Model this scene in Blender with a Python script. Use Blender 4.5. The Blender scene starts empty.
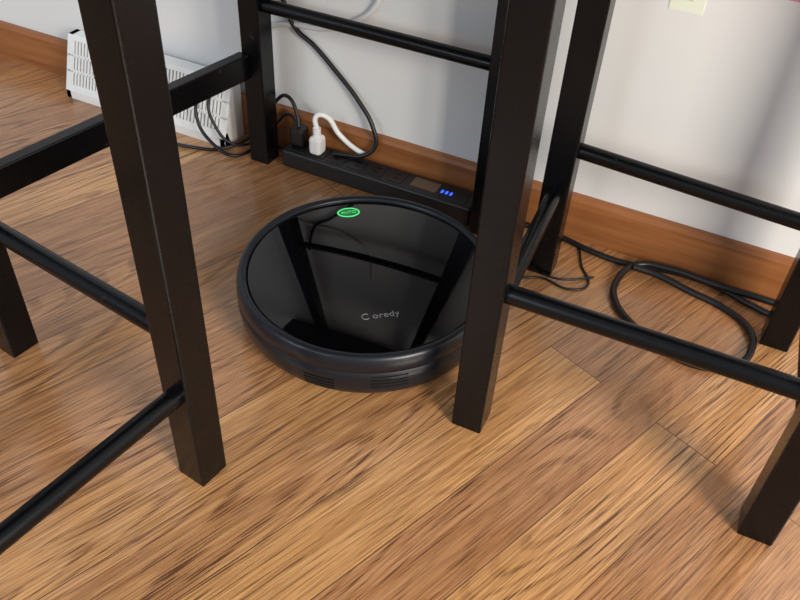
import bpy, bmesh, math
from mathutils import Vector, Matrix
import numpy as np
sc=bpy.context.scene
try: sc.view_settings.view_transform='Standard'
except Exception: pass

# ---------------------------------------------------------------- materials
def mat(name,col,rough=.5,spec=.5,metal=0,coat=0,emis=None,es=0,noise=0,nscale=200,bump=0,scuff=0):
    m=bpy.data.materials.new(name);m.use_nodes=True
    nt=m.node_tree;b=nt.nodes['Principled BSDF']
    b.inputs['Base Color'].default_value=(*col,1);b.inputs['Roughness'].default_value=rough
    b.inputs['Specular IOR Level'].default_value=spec;b.inputs['Metallic'].default_value=metal
    b.inputs['Coat Weight'].default_value=coat
    if emis: b.inputs['Emission Color'].default_value=(*emis,1);b.inputs['Emission Strength'].default_value=es
    if noise or bump or scuff:
        g=nt.nodes.new('ShaderNodeNewGeometry');n=nt.nodes.new('ShaderNodeTexNoise');n.inputs['Scale'].default_value=nscale;n.inputs['Detail'].default_value=4
        nt.links.new(g.outputs['Position'],n.inputs['Vector'])
        if noise:
            mr=nt.nodes.new('ShaderNodeMapRange');mr.inputs['To Min'].default_value=max(rough-noise,0);mr.inputs['To Max'].default_value=rough+noise
            nt.links.new(n.outputs['Fac'],mr.inputs['Value']);nt.links.new(mr.outputs['Result'],b.inputs['Roughness'])
        if bump:
            bp=nt.nodes.new('ShaderNodeBump');bp.inputs['Strength'].default_value=bump;bp.inputs['Distance'].default_value=.0006
            nt.links.new(n.outputs['Fac'],bp.inputs['Height']);nt.links.new(bp.outputs['Normal'],b.inputs['Normal'])
        if scuff:
            s=nt.nodes.new('ShaderNodeTexNoise');s.inputs['Scale'].default_value=55;s.inputs['Detail'].default_value=2
            nt.links.new(g.outputs['Position'],s.inputs['Vector'])
            r=nt.nodes.new('ShaderNodeMapRange');r.inputs['From Min'].default_value=.74;r.inputs['From Max'].default_value=.80
            nt.links.new(s.outputs['Fac'],r.inputs['Value'])
            x=nt.nodes.new('ShaderNodeMix');x.data_type='RGBA';x.inputs['A'].default_value=(*col,1);x.inputs['B'].default_value=(scuff,scuff,scuff*1.1,1)
            nt.links.new(r.outputs['Result'],x.inputs['Factor']);nt.links.new(x.outputs['Result'],b.inputs['Base Color'])
    return m
M_BLK=mat('black_painted_wood',(.0020,.0021,.0028),.27,.28,noise=.05,nscale=25,bump=.03,scuff=.03)
M_SEAT=mat('dark_seat',(.008,.007,.007),.5)
M_ROB=mat('robot_dark_plastic',(.007,.009,.014),.34,.46,noise=.06,nscale=700)
M_ROBG=mat('robot_gloss_top',(.0012,.0010,.0016),.035,.42)
M_SLOT=mat('slot_black',(.001,.001,.001),.7,.2)
M_LOGO=mat('logo_grey',(.20,.20,.21),.35,.5)
M_GREEN=mat('green_led',(.02,.4,.08),.4,emis=(.12,1.0,.3),es=.65)
M_GREEND=mat('green_led_dim',(.01,.12,.03),.3,emis=(.05,.7,.2),es=.10)
M_BLUE=mat('blue_led',(.01,.03,.5),.4,emis=(.03,.10,1.0),es=2)
M_STRIP=mat('strip_black',(.010,.010,.011),.42,bump=.15,nscale=1200)
M_CORD=mat('cord_black',(.006,.006,.007),.4)
M_WHITE=mat('white_plastic',(.85,.85,.84),.35)
M_GREYC=mat('pale_cord',(.72,.73,.73),.45)
M_VENT=mat('vent_white',(.86,.86,.84),.45)
M_VDARK=mat('vent_dark',(.2,.185,.17),.8)
M_LABEL=mat('brown_label',(.12,.075,.05),.5)
M_PAPER=mat('paper_white',(.8,.85,.72),.8)
M_PGREEN=mat('paper_green',(.50,.66,.42),.8)
M_PINK=mat('paper_pink',(.72,.3,.42),.8)

def wood_floor():
    m=bpy.data.materials.new('oak_laminate');m.use_nodes=True;nt=m.node_tree;N=nt.nodes;Lk=nt.links;b=N['Principled BSDF']
    g=N.new('ShaderNodeNewGeometry');mp=N.new('ShaderNodeMapping');mp.vector_type='TEXTURE'
    mp.inputs['Rotation'].default_value=(0,0,math.radians(90-22));Lk.new(g.outputs['Position'],mp.inputs['Vector'])
    br=N.new('ShaderNodeTexBrick');br.inputs['Scale'].default_value=1;br.inputs['Brick Width'].default_value=1.1;br.inputs['Row Height'].default_value=.085
    br.inputs['Mortar Size'].default_value=.0008;br.inputs['Mortar Smooth'].default_value=.2;br.offset=.37
    br.inputs['Color1'].default_value=(0,0,0,1);br.inputs['Color2'].default_value=(1,1,1,1);br.inputs['Mortar'].default_value=(.5,.5,.5,1)
    Lk.new(mp.outputs['Vector'],br.inputs['Vector'])
    sh=N.new('ShaderNodeVectorMath');sh.operation='SCALE';sh.inputs['Scale'].default_value=7.3;Lk.new(br.outputs['Color'],sh.inputs[0])
    ad=N.new('ShaderNodeVectorMath');ad.operation='ADD';Lk.new(mp.outputs['Vector'],ad.inputs[0]);Lk.new(sh.outputs['Vector'],ad.inputs[1])
    def nz(scl,detail=4,rough=.6,dist=0):
        q=N.new('ShaderNodeVectorMath');q.operation='MULTIPLY';q.inputs[1].default_value=(*scl,1);Lk.new(ad.outputs['Vector'],q.inputs[0])
        t=N.new('ShaderNodeTexNoise');t.inputs['Scale'].default_value=1;t.inputs['Detail'].default_value=detail;t.inputs['Roughness'].default_value=rough;t.inputs['Distortion'].default_value=dist
        Lk.new(q.outputs['Vector'],t.inputs['Vector']);return t.outputs['Fac']
    def math_(op,a,b_=None,c=None):
        n=N.new('ShaderNodeMath');n.operation=op
        for i,v in enumerate((a,b_,c)):
            if v is None: continue
            if isinstance(v,(int,float)): n.inputs[i].default_value=v
            else: Lk.new(v,n.inputs[i])
        return n.outputs[0]
    def mr(v,a,b_,c=0,d=1):
        n=N.new('ShaderNodeMapRange');n.interpolation_type='SMOOTHSTEP'
        for k,x in zip(('From Min','From Max','To Min','To Max'),(a,b_,c,d)): n.inputs[k].default_value=x
        Lk.new(v,n.inputs['Value']);return n.outputs['Result']
    broad=nz((1.5,11),2)
    cat=nz((1.1,8),1.0,.4,.05)           # cathedral figure = contours of stretched noise
    bands=mr(math_('SINE',math_('MULTIPLY',cat,190.0)),.1,.95)
    figure=mr(broad,.42,.6)
    pores=mr(nz((15,560),2,.6),.51,.58)
    streak=mr(nz((4,130),3,.6),.54,.64)
    fine=mr(nz((5,300),4,.7),.36,.66)
    bands=math_('MULTIPLY',bands,math_('ADD',math_('MULTIPLY',figure,.7),.3))
    dark=math_('MULTIPLY',pores,math_('ADD',math_('MULTIPLY',bands,.6),.40))
    cr=N.new('ShaderNodeValToRGB');e=cr.color_ramp.elements
    e[0].position=.15;e[0].color=(.42,.192,.068,1);e[1].position=.9;e[1].color=(.69,.37,.162,1)
    Lk.new(math_('ADD',math_('MULTIPLY',broad,.5),math_('MULTIPLY',fine,.5)),cr.inputs['Fac'])
    def mix(f,a,col,typ='MIX'):
        n=N.new('ShaderNodeMix');n.data_type='RGBA';n.blend_type=typ
        if isinstance(f,(int,float)): n.inputs['Factor'].default_value=f
        else: Lk.new(f,n.inputs['Factor'])
        Lk.new(a,n.inputs['A'])
        if isinstance(col,tuple): n.inputs['B'].default_value=(*col,1)
        else: Lk.new(col,n.inputs['B'])
        return n.outputs['Result']
    c=mix(math_('MULTIPLY',bands,.42),cr.outputs['Color'],(.26,.10,.034))
    c=mix(math_('MULTIPLY',streak,.35),c,(.22,.085,.03))
    c=mix(math_('MULTIPLY',dark,.9),c,(.09,.033,.011))
    pv=N.new('ShaderNodeSeparateColor');Lk.new(br.outputs['Color'],pv.inputs[0])
    hsv=N.new('ShaderNodeHueSaturation');Lk.new(c,hsv.inputs['Color']);Lk.new(mr(pv.outputs[0],0,1,.84,1.16),hsv.inputs['Value'])
    Lk.new(mr(pv.outputs[0],0,1,.494,.503),hsv.inputs['Hue'])
    c=mix(math_('MULTIPLY',br.outputs['Fac'],.8),hsv.outputs['Color'],(.10,.04,.014))
    Lk.new(c,b.inputs['Base Color'])
    Lk.new(mr(dark,0,1,.19,.34),b.inputs['Roughness']);b.inputs['Specular IOR Level'].default_value=.95
    bp=N.new('ShaderNodeBump');bp.inputs['Strength'].default_value=.15;bp.inputs['Distance'].default_value=.0005;bp.invert=True
    Lk.new(math_('ADD',dark,math_('MULTIPLY',br.outputs['Fac'],1.5)),bp.inputs['Height']);Lk.new(bp.outputs['Normal'],b.inputs['Normal'])
    return m
def trim_mat():
    m=bpy.data.materials.new('oak_trim');m.use_nodes=True;nt=m.node_tree;b=nt.nodes['Principled BSDF']
    g=nt.nodes.new('ShaderNodeNewGeometry');q=nt.nodes.new('ShaderNodeVectorMath');q.operation='MULTIPLY';q.inputs[1].default_value=(6,90,90)
    n=nt.nodes.new('ShaderNodeTexNoise');n.inputs['Scale'].default_value=1;n.inputs['Detail'].default_value=5
    cr=nt.nodes.new('ShaderNodeValToRGB');e=cr.color_ramp.elements;e[0].position=.3;e[0].color=(.25,.085,.025,1);e[1].position=.7;e[1].color=(.37,.145,.048,1)
    nt.links.new(g.outputs['Position'],q.inputs[0]);nt.links.new(q.outputs[0],n.inputs['Vector']);nt.links.new(n.outputs['Fac'],cr.inputs['Fac']);nt.links.new(cr.outputs['Color'],b.inputs['Base Color'])
    b.inputs['Roughness'].default_value=.4
    return m
def wall_mat():
    return mat('painted_wall',(.755,.76,.755),.75,.3,bump=.25,nscale=350)

# ---------------------------------------------------------------- mesh helpers
def obj(name,bm,m,parent=None,smooth=False,bevel=0,seg=2):
    me=bpy.data.meshes.new(name);bm.to_mesh(me);bm.free();o=bpy.data.objects.new(name,me);sc.collection.objects.link(o)
    me.materials.append(m)
    if smooth:
        for p in me.polygons:p.use_smooth=True
    if bevel:
        b=o.modifiers.new('bev','BEVEL');b.width=bevel;b.segments=seg;b.limit_method='ANGLE'
    if parent:o.parent=parent
    return o
def empty(name,loc=(0,0,0),rz=0):
    e=bpy.data.objects.new(name,None);e.location=loc;e.rotation_euler=(0,0,rz);e.empty_display_size=.05;sc.collection.objects.link(e);return e
def box(name,c,s,m,parent=None,rz=0,bevel=.0015,seg=2,taper=None):
    bm=bmesh.new();bmesh.ops.create_cube(bm,size=1)
    for v in bm.verts:
        k=taper if (taper and v.co.z<0) else 1
        v.co=Vector((v.co.x*s[0]*k,v.co.y*s[1]*k,v.co.z*s[2]))
    bm.transform(Matrix.Translation(c)@Matrix.Rotation(rz,4,'Z'))
    return obj(name,bm,m,parent,bevel=bevel,seg=seg)
def tube(name,pts,r,m,parent=None,spline='BEZ',res=12):
    cu=bpy.data.curves.new(name,'CURVE');cu.dimensions='3D';cu.bevel_depth=r;cu.bevel_resolution=5;cu.use_fill_caps=True;cu.resolution_u=res
    if spline=='BEZ':
        s=cu.splines.new('BEZIER');s.bezier_points.add(len(pts)-1)
        for p,q in zip(s.bezier_points,pts): p.co=q;p.handle_left_type=p.handle_right_type='AUTO'
    else:
        s=cu.splines.new('POLY');s.points.add(len(pts)-1)
        for p,q in zip(s.points,pts): p.co=(*q,1)
    o=bpy.data.objects.new(name,cu);sc.collection.objects.link(o)
    dg=bpy.context.evaluated_depsgraph_get();me=bpy.data.meshes.new_from_object(o.evaluated_get(dg));bpy.data.objects.remove(o)
    o=bpy.data.objects.new(name,me);sc.collection.objects.link(o);me.materials.clear();me.materials.append(m)
    for p in me.polygons:p.use_smooth=True
    if parent:o.parent=parent
    return o
def lathe(name,prof,m,parent=None,n=160):
    bm=bmesh.new();rings=[]
    for r,z in prof:
        if r<1e-6: rings.append([bm.verts.new((0,0,z))])
        else: rings.append([bm.verts.new((r*math.cos(2*math.pi*i/n),r*math.sin(2*math.pi*i/n),z)) for i in range(n)])
    for a,b in zip(rings,rings[1:]):
        for i in range(n):
            j=(i+1)%n
            if len(a)==1: bm.faces.new((a[0],b[j],b[i]))
            elif len(b)==1: bm.faces.new((a[i],a[j],b[0]))
            else: bm.faces.new((a[i],a[j],b[j],b[i]))
    bmesh.ops.recalc_face_normals(bm,faces=bm.faces)
    return obj(name,bm,m,parent,smooth=True)

# ---------------------------------------------------------------- room
WY=1.062
fl=box('floor',(0,0,-.02),(6,2,.04),wood_floor(),bevel=0)
for v in fl.data.vertices: v.co.y=-2.5 if v.co.y<0 else WY+.1
box('wall_back',(0,WY+.05,1.2),(6,.1,2.4),wall_mat(),bevel=0)
bm=bmesh.new();pr=[(WY,0),(1.05,0),(1.05,.066),(1.0525,.0725),(1.0565,.0745),(WY,.0745)]
vs=[[bm.verts.new((x,y,z)) for y,z in pr] for x in (-3,3)]
for i in range(len(pr)):
    j=(i+1)%len(pr);bm.faces.new((vs[0][i],vs[0][j],vs[1][j],vs[1][i]))
bm.faces.new(vs[0]);bm.faces.new(vs[1][::-1]);bmesh.ops.recalc_face_normals(bm,faces=bm.faces)
obj('baseboard_back',bm,trim_mat())

# ---------------------------------------------------------------- stools
def stool(ox,oy,th,w,d,name='bar_stool',rh_w=.209,rh_w2=None,rh_d=.142,leg=.038,H=.68,rr=.0108,sk=0):
    """origin = near-left leg centre, local x = width, local y = depth, sk = back legs' sideways offset"""
    e=empty(name,(ox,oy,0),th)
    for i,(x,y) in enumerate([(0,0),(w,0),(w+sk,d),(sk,d)]):
        box('leg_%d'%(i+1),(x,y,H/2),(leg,leg,H),M_BLK,e,bevel=.002,taper=.98)
    for i,y in enumerate((0,d)):
        za,zb=(rh_w,rh_w) if (i==0 or rh_w2 is None) else rh_w2
        tube('rail_front_%d'%(i+1),[(0.012+i*sk,y,za),(w-.012+i*sk,y,zb)],rr,M_BLK,e,'P')
        box('apron_w_%d'%(i+1),(w/2+i*sk,y,H-.025),(w-.03,.02,.04),M_BLK,e)
    for i,x in enumerate((0,w)):
        tube('rail_side_%d'%(i+1),[(x,0.012,rh_d),(x+sk,d-.012,rh_d)],rr,M_BLK,e,'P')
        box('apron_d_%d'%(i+1),(x+sk/2,d/2,H-.025),(.02,d-.03,.04),M_BLK,e)
    box('seat',(w/2,d/2,H+.015),(w+.04,d+.04,.03),M_SEAT,e,bevel=.010,seg=4)
    return e
stool(-.180,.633,.026,.336,.324,rh_w2=(.206,.188),sk=-.013)
th=math.atan2(-.045,.324)
ux,uy=math.cos(th),math.sin(th)
stool(-.742+uy*.322,.464-ux*.322,th,.328,.322,rh_w=.205,rh_d=.137)

# bar table frame by the wall
T=empty('bar_table')
lw=.036;TH=.92
D=(-.722,1.002);H=(-.313,.998);FL=(-.855,.40)
for i,(x,y) in enumerate((D,H,FL)):
    box('leg_%d'%(i+1),(x,y,TH/2),(lw,lw,TH),M_BLK,T,bevel=.002)
tube('rail_back',[(D[0],D[1],.271),(H[0],H[1],.273)],.0105,M_BLK,T,'P')
a=Vector((-.735,.985,.174));b=Vector((-.840,.40,.174));m_=(a+b)/2;L_=(a-b).length
box('stretcher_side',m_,(.02,L_,.041),M_BLK,T,rz=math.atan2(a.y-b.y,a.x-b.x)-math.pi/2,bevel=.002)
box('table_top',(-.58,.7,TH+.015),(.68,.7,.03),M_SEAT,T,bevel=.004)

# ---------------------------------------------------------------- robot vacuum
RV=empty('robot_vacuum',(-.382,.740,0),math.atan2(.099,-.084)-math.pi/2)  # local +y -> power button
prof=[(0,.009),(.150,.009),(.1615,.0125),(.1675,.021),(.1705,.032),(.1715,.044),(.1715,.0555),(.1704,.0563),(.1704,.0573),(.1715,.0582),(.1712,.069),(.1695,.0765),(.1665,.0800),(.1625,.0806),(.1590,.0787),(.1578,.0765),(.1578,.072),(0,.072)]
lathe('shell',prof,M_ROB,RV)
lathe('glass_top',[(0,.070),(.1565,.070),(.1572,.0735),(.1565,.0757),(.155,.0762),(0,.0762)],M_ROBG,RV)
for s in(-1,1):
    bm=bmesh.new();bmesh.ops.create_cone(bm,cap_ends=True,segments=32,radius1=.032,radius2=.032,depth=.02)
    bm.transform(Matrix.Translation((s*.11,0,.032))@Matrix.Rotation(math.pi/2,4,'Y'));obj('wheel_%d'%(s+2),bm,M_SLOT,RV,bevel=.002)
bm=bmesh.new();bmesh.ops.create_uvsphere(bm,u_segments=20,v_segments=12,radius=.010);bm.transform(Matrix.Translation((0,.12,.010)));obj('caster',bm,M_SLOT,RV,smooth=True)
rzv=RV.rotation_euler.z
def arc_slot(nm,a0,a1,z,r=.1695,t=.0016,m=M_SLOT):
    a0=math.radians(a0)-rzv;a1=math.radians(a1)-rzv
    tube(nm,[(r*math.cos(a0+(a1-a0)*k/12),r*math.sin(a0+(a1-a0)*k/12),z) for k in range(13)],t,m,RV,'P')
k=0
for z,rr_ in ((.0225,.1676),(.0285,.1694),(.0345,.1706),(.0405,.1711)):
    k+=1;arc_slot('vent_slot_%d'%k,-88,-75,z,rr_,.0010)
for z,rr_ in ((.033,.1703),(.039,.1710),(.045,.1713),(.051,.1713)):
    k+=1;arc_slot('vent_slot_%d'%k,-60,-45,z,rr_,.0010)
bm=bmesh.new()
n=48
def ell(rx,ry,z): return [bm.verts.new((rx*math.cos(2*math.pi*i/n),.130+ry*math.sin(2*math.pi*i/n),z)) for i in range(n)]
o1=ell(.0165,.0112,.0762);o2=ell(.0158,.0105,.0770);o3=ell(.0146,.0093,.0770);o4=ell(.0140,.0087,.0762)
for A_,B_ in((o1,o2),(o2,o3),(o3,o4)):
    for i in range(n): bm.faces.new((A_[i],A_[(i+1)%n],B_[(i+1)%n],B_[i]))
bmesh.ops.recalc_face_normals(bm,faces=bm.faces);obj('power_ring',bm,M_GREEN,RV)
bm=bmesh.new();bm.faces.new([bm.verts.new((.0138*math.cos(2*math.pi*i/n),.130+.0085*math.sin(2*math.pi*i/n),.0765)) for i in range(n)]);obj('power_button',bm,M_GREEND,RV)
def text(nm,s,loc,size,m,parent,rz=0,sp=1):
    cu=bpy.data.curves.new(nm,'FONT');cu.body=s;cu.size=size;cu.align_x='CENTER';cu.align_y='CENTER';cu.extrude=.00015;cu.space_character=sp
    o=bpy.data.objects.new(nm,cu);sc.collection.objects.link(o);dg=bpy.context.evaluated_depsgraph_get()
    me=bpy.data.meshes.new_from_object(o.evaluated_get(dg));bpy.data.objects.remove(o);o=bpy.data.objects.new(nm,me);sc.collection.objects.link(o)
    me.materials.clear();me.materials.append(m);o.location=loc;o.rotation_euler=(0,0,rz);o.parent=parent;return o
text('button_label','AUTO',(0,.130,.0767),.0080,M_GREEN,RV)
text('logo','oredy',(.004,-.091,.0763),.0140,M_LOGO,RV,sp=1.05)
tube('logo_ring',[(-.0215+.0048*math.cos(t),-.0905+.0048*math.sin(t),.0764) for t in np.linspace(.75,5.5,16)],.0006,M_LOGO,RV,'P')

# ---------------------------------------------------------------- power strip
PS=empty('power_strip')
box('body',(-.508,1.016,.019),(.346,.05,.032),M_STRIP,PS,bevel=.005,seg=4)
for i in range(6):
    x=-.655+i*.036
    box('outlet_%d'%(i+1),(x,1.016,.0355),(.028,.034,.0016),M_CORD,PS,bevel=.0008)
    for s in(-1,1): box('outlet_slot_%d_%d'%(i+1,s+2),(x,1.016+s*.006,.0362),(.0075,.002,.0008),M_SLOT,PS,bevel=0)
box('label',(-.425,1.018,.0353),(.045,.026,.0008),M_LABEL,PS,bevel=0)
box('usb_panel',(-.372,1.014,.0355),(.045,.034,.0014),M_CORD,PS,bevel=.0006)
for i in range(3): box('blue_led_%d'%(i+1),(-.393+i*.0075,1.013,.0363),(.0035,.008,.001),M_BLUE,PS,bevel=0)
box('black_plug',(-.662,1.02,.053),(.026,.026,.034),M_CORD,PS,bevel=.006,seg=3)
box('white_plug',(-.622,1.012,.052),(.022,.024,.032),M_WHITE,PS,bevel=.006,seg=3)
tube('white_plug_neck',[(-.622,1.012,.064),(-.623,1.013,.082)],.0068,M_WHITE,PS,'P')
tube('white_cord',[(-.623,1.013,.078),(-.626,1.018,.100),(-.615,1.026,.100),(-.592,1.034,.068),(-.565,1.038,.048),(-.545,1.04,.041)],.0042,M_WHITE,PS)
tube('black_cord_1',[(-.662,1.02,.068),(-.668,1.026,.085),(-.69,1.034,.11),(-.72,1.04,.09),(-.762,1.036,.02),(-.80,.982,.004),(-.84,.962,.004),(-.93,.95,.004)],.0032,M_CORD,PS)
tube('black_cord_2',[(-.722,1.052,.33),(-.706,1.054,.268),(-.685,1.055,.222),(-.65,1.055,.200),(-.613,1.054,.17),(-.565,1.05,.128),(-.536,1.045,.092),(-.529,1.04,.062),(-.545,1.03,.045),(-.575,1.024,.040),(-.595,1.018,.040)],.0038,M_CORD,PS)
tube('pale_wall_cord',[(-.76,1.056,.20),(-.735,1.057,.212),(-.69,1.057,.225),(-.63,1.057,.232),(-.577,1.057,.256),(-.545,1.057,.285),(-.531,1.057,.33),(-.528,1.057,.42)],.0042,M_GREYC,PS)
tube('black_cord_3',[(-.815,1.0,.115),(-.838,.985,.09),(-.835,.972,.055),(-.805,.968,.02),(-.77,.974,.004),(-.742,1.03,.004),(-.70,1.034,.008),(-.683,1.02,.015)],.003,M_CORD,PS)
tube('black_cord_4',[(-.80,1.005,.118),(-.815,.985,.095),(-.80,.975,.05),(-.775,.985,.02),(-.75,1.03,.015),(-.72,1.04,.05),(-.69,1.038,.075),(-.672,1.03,.06)],.0026,M_CORD,PS)
z=.0050
tube('floor_cord',[(-.325,1.03,.012),(-.27,1.038,.006),(-.198,1.036,z),(-.15,1.026,z),(-.098,1.022,z),(-.05,1.033,z),(.001,1.04,z),(.05,1.034,z),(.09,1.02,z),(.135,1.01,z),(.2,1.02,z),(.3,1.03,z)],.0045,M_CORD)
tube('floor_cord.001',[(.20,1.035,z),(.12,1.034,.010),(.04,1.03,.012),(-.03,1.03,.014),(-.075,1.018,.012),(-.092,.975,z),(-.082,.93,z),(-.048,.893,z),(0,.865,z),(.05,.857,z),(.090,.877,z),(.108,.922,z),(.098,.965,z),(.06,.992,z),(.01,1.005,z),(-.04,1.012,.010),(-.078,1.008,.014)],.0050,M_CORD)
tube('thin_wire',[(-.165,1.03,.002),(-.15,.99,.002),(-.128,.945,.002),(-.15,.925,.002),(-.19,.93,.002),(-.225,.918,.002),(-.235,.935,.002),(-.215,.945,.004),(-.175,.935,.005),(-.14,.955,.003),(-.125,.97,.002)],.0017,M_CORD)

# ---------------------------------------------------------------- baseboard register
V=empty('baseboard_register')
x0,x1=-1.157,-.797
def prism(nm,pts,xa,xb,m):
    bm=bmesh.new();A_=[bm.verts.new((xa,y,z_)) for y,z_ in pts];B_=[bm.verts.new((xb,y,z_)) for y,z_ in pts];n_=len(pts)
    for i in range(n_): bm.faces.new((A_[i],A_[(i+1)%n_],B_[(i+1)%n_],B_[i]))
    bm.faces.new(A_);bm.faces.new(B_[::-1]);bmesh.ops.recalc_face_normals(bm,faces=bm.faces);return obj(nm,bm,m,V,bevel=.0010)
prism('back_box',[(1.049,.002),(1.002,.002),(1.002,.016),(1.030,.100),(1.049,.100)],x0+.004,x1-.004,M_VDARK)
prism('end_cap_1',[(1.0495,.0),(.992,.0),(.992,.016),(1.026,.112),(1.0495,.112)],x0,x0+.012,M_VENT)
prism('end_cap_2',[(1.0495,.0),(.992,.0),(.992,.016),(1.026,.112),(1.0495,.112)],x1-.012,x1,M_VENT)
prism('top_lip',[(1.0495,.104),(1.0495,.112),(1.026,.112),(1.0225,.1025),(1.03,.101)],x0,x1,M_VENT)
prism('bottom_lip',[(1.01,0),(.992,0),(.992,.016),(.9965,.028),(1.002,.026)],x0,x1,M_VENT)
def fy(z_): return .992+(z_-.016)*(1.026-.992)/(.112-.016)
for zz in (.048,.075): prism('band',[(fy(zz)+.003,zz),(fy(zz),zz),(fy(zz+.005),zz+.005),(fy(zz+.005)+.003,zz+.005)],x0,x1,M_VENT)
nf=46
for i in range(nf):
    x=x0+.014+(x1-x0-.028)*i/(nf-1)
    prism('fin_%d'%(i+1),[(fy(.02)+.006,.02),(fy(.02),.02),(fy(.106),.106),(fy(.106)+.006,.106)],x-.0022,x+.0022,M_VENT)

# ---------------------------------------------------------------- notes taped to the wall
PP=empty('wall_note')
box('sheet',(-.112,1.0616,.425),(.042,.0008,.105),M_PAPER,PP,bevel=0)
box('green_print',(-.115,1.0611,.395),(.018,.0004,.016),M_PGREEN,PP,bevel=0)
box('wall_card',(.022,1.0616,.466),(.075,.0008,.11),M_PINK)

# ---------------------------------------------------------------- lights
def area(nm,loc,tgt,sx,sy,e,col):
    l=bpy.data.lights.new(nm,'AREA');l.shape='RECTANGLE';l.size=sx;l.size_y=sy;l.energy=e;l.color=col
    o=bpy.data.objects.new(nm,l);sc.collection.objects.link(o);o.location=loc;o.rotation_euler=(Vector(tgt)-Vector(loc)).to_track_quat('-Z','Y').to_euler();return o
area('window_light',(1.8,-.5,1.15),(0,.9,.15),.8,1.0,78,(1,.93,.83))
area('room_light',(-1.2,-1.4,1.4),(-.3,.9,0),1.4,1.1,27,(.84,.92,1))
w=bpy.data.worlds.new('world');sc.world=w;w.use_nodes=True
w.node_tree.nodes['Background'].inputs['Color'].default_value=(.80,.89,1,1);w.node_tree.nodes['Background'].inputs['Strength'].default_value=.50

# ---------------------------------------------------------------- camera
f,yaw,pit,rol,h=814.726,-.4219,.7232,.0628,.7595
F=Vector((math.sin(yaw)*math.cos(pit),math.cos(yaw)*math.cos(pit),-math.sin(pit)))
R0=Vector((math.cos(yaw),-math.sin(yaw),0));U0=R0.cross(F);R=math.cos(rol)*R0+math.sin(rol)*U0;U=R.cross(F)
cd=bpy.data.cameras.new('camera');cd.sensor_width=36;cd.lens=f/800*36;cd.clip_start=.02
co=bpy.data.objects.new('camera',cd);sc.collection.objects.link(co)
mw=Matrix((R,U,-F)).transposed().to_4x4();mw.translation=(0,0,h);co.matrix_world=mw;sc.camera=co
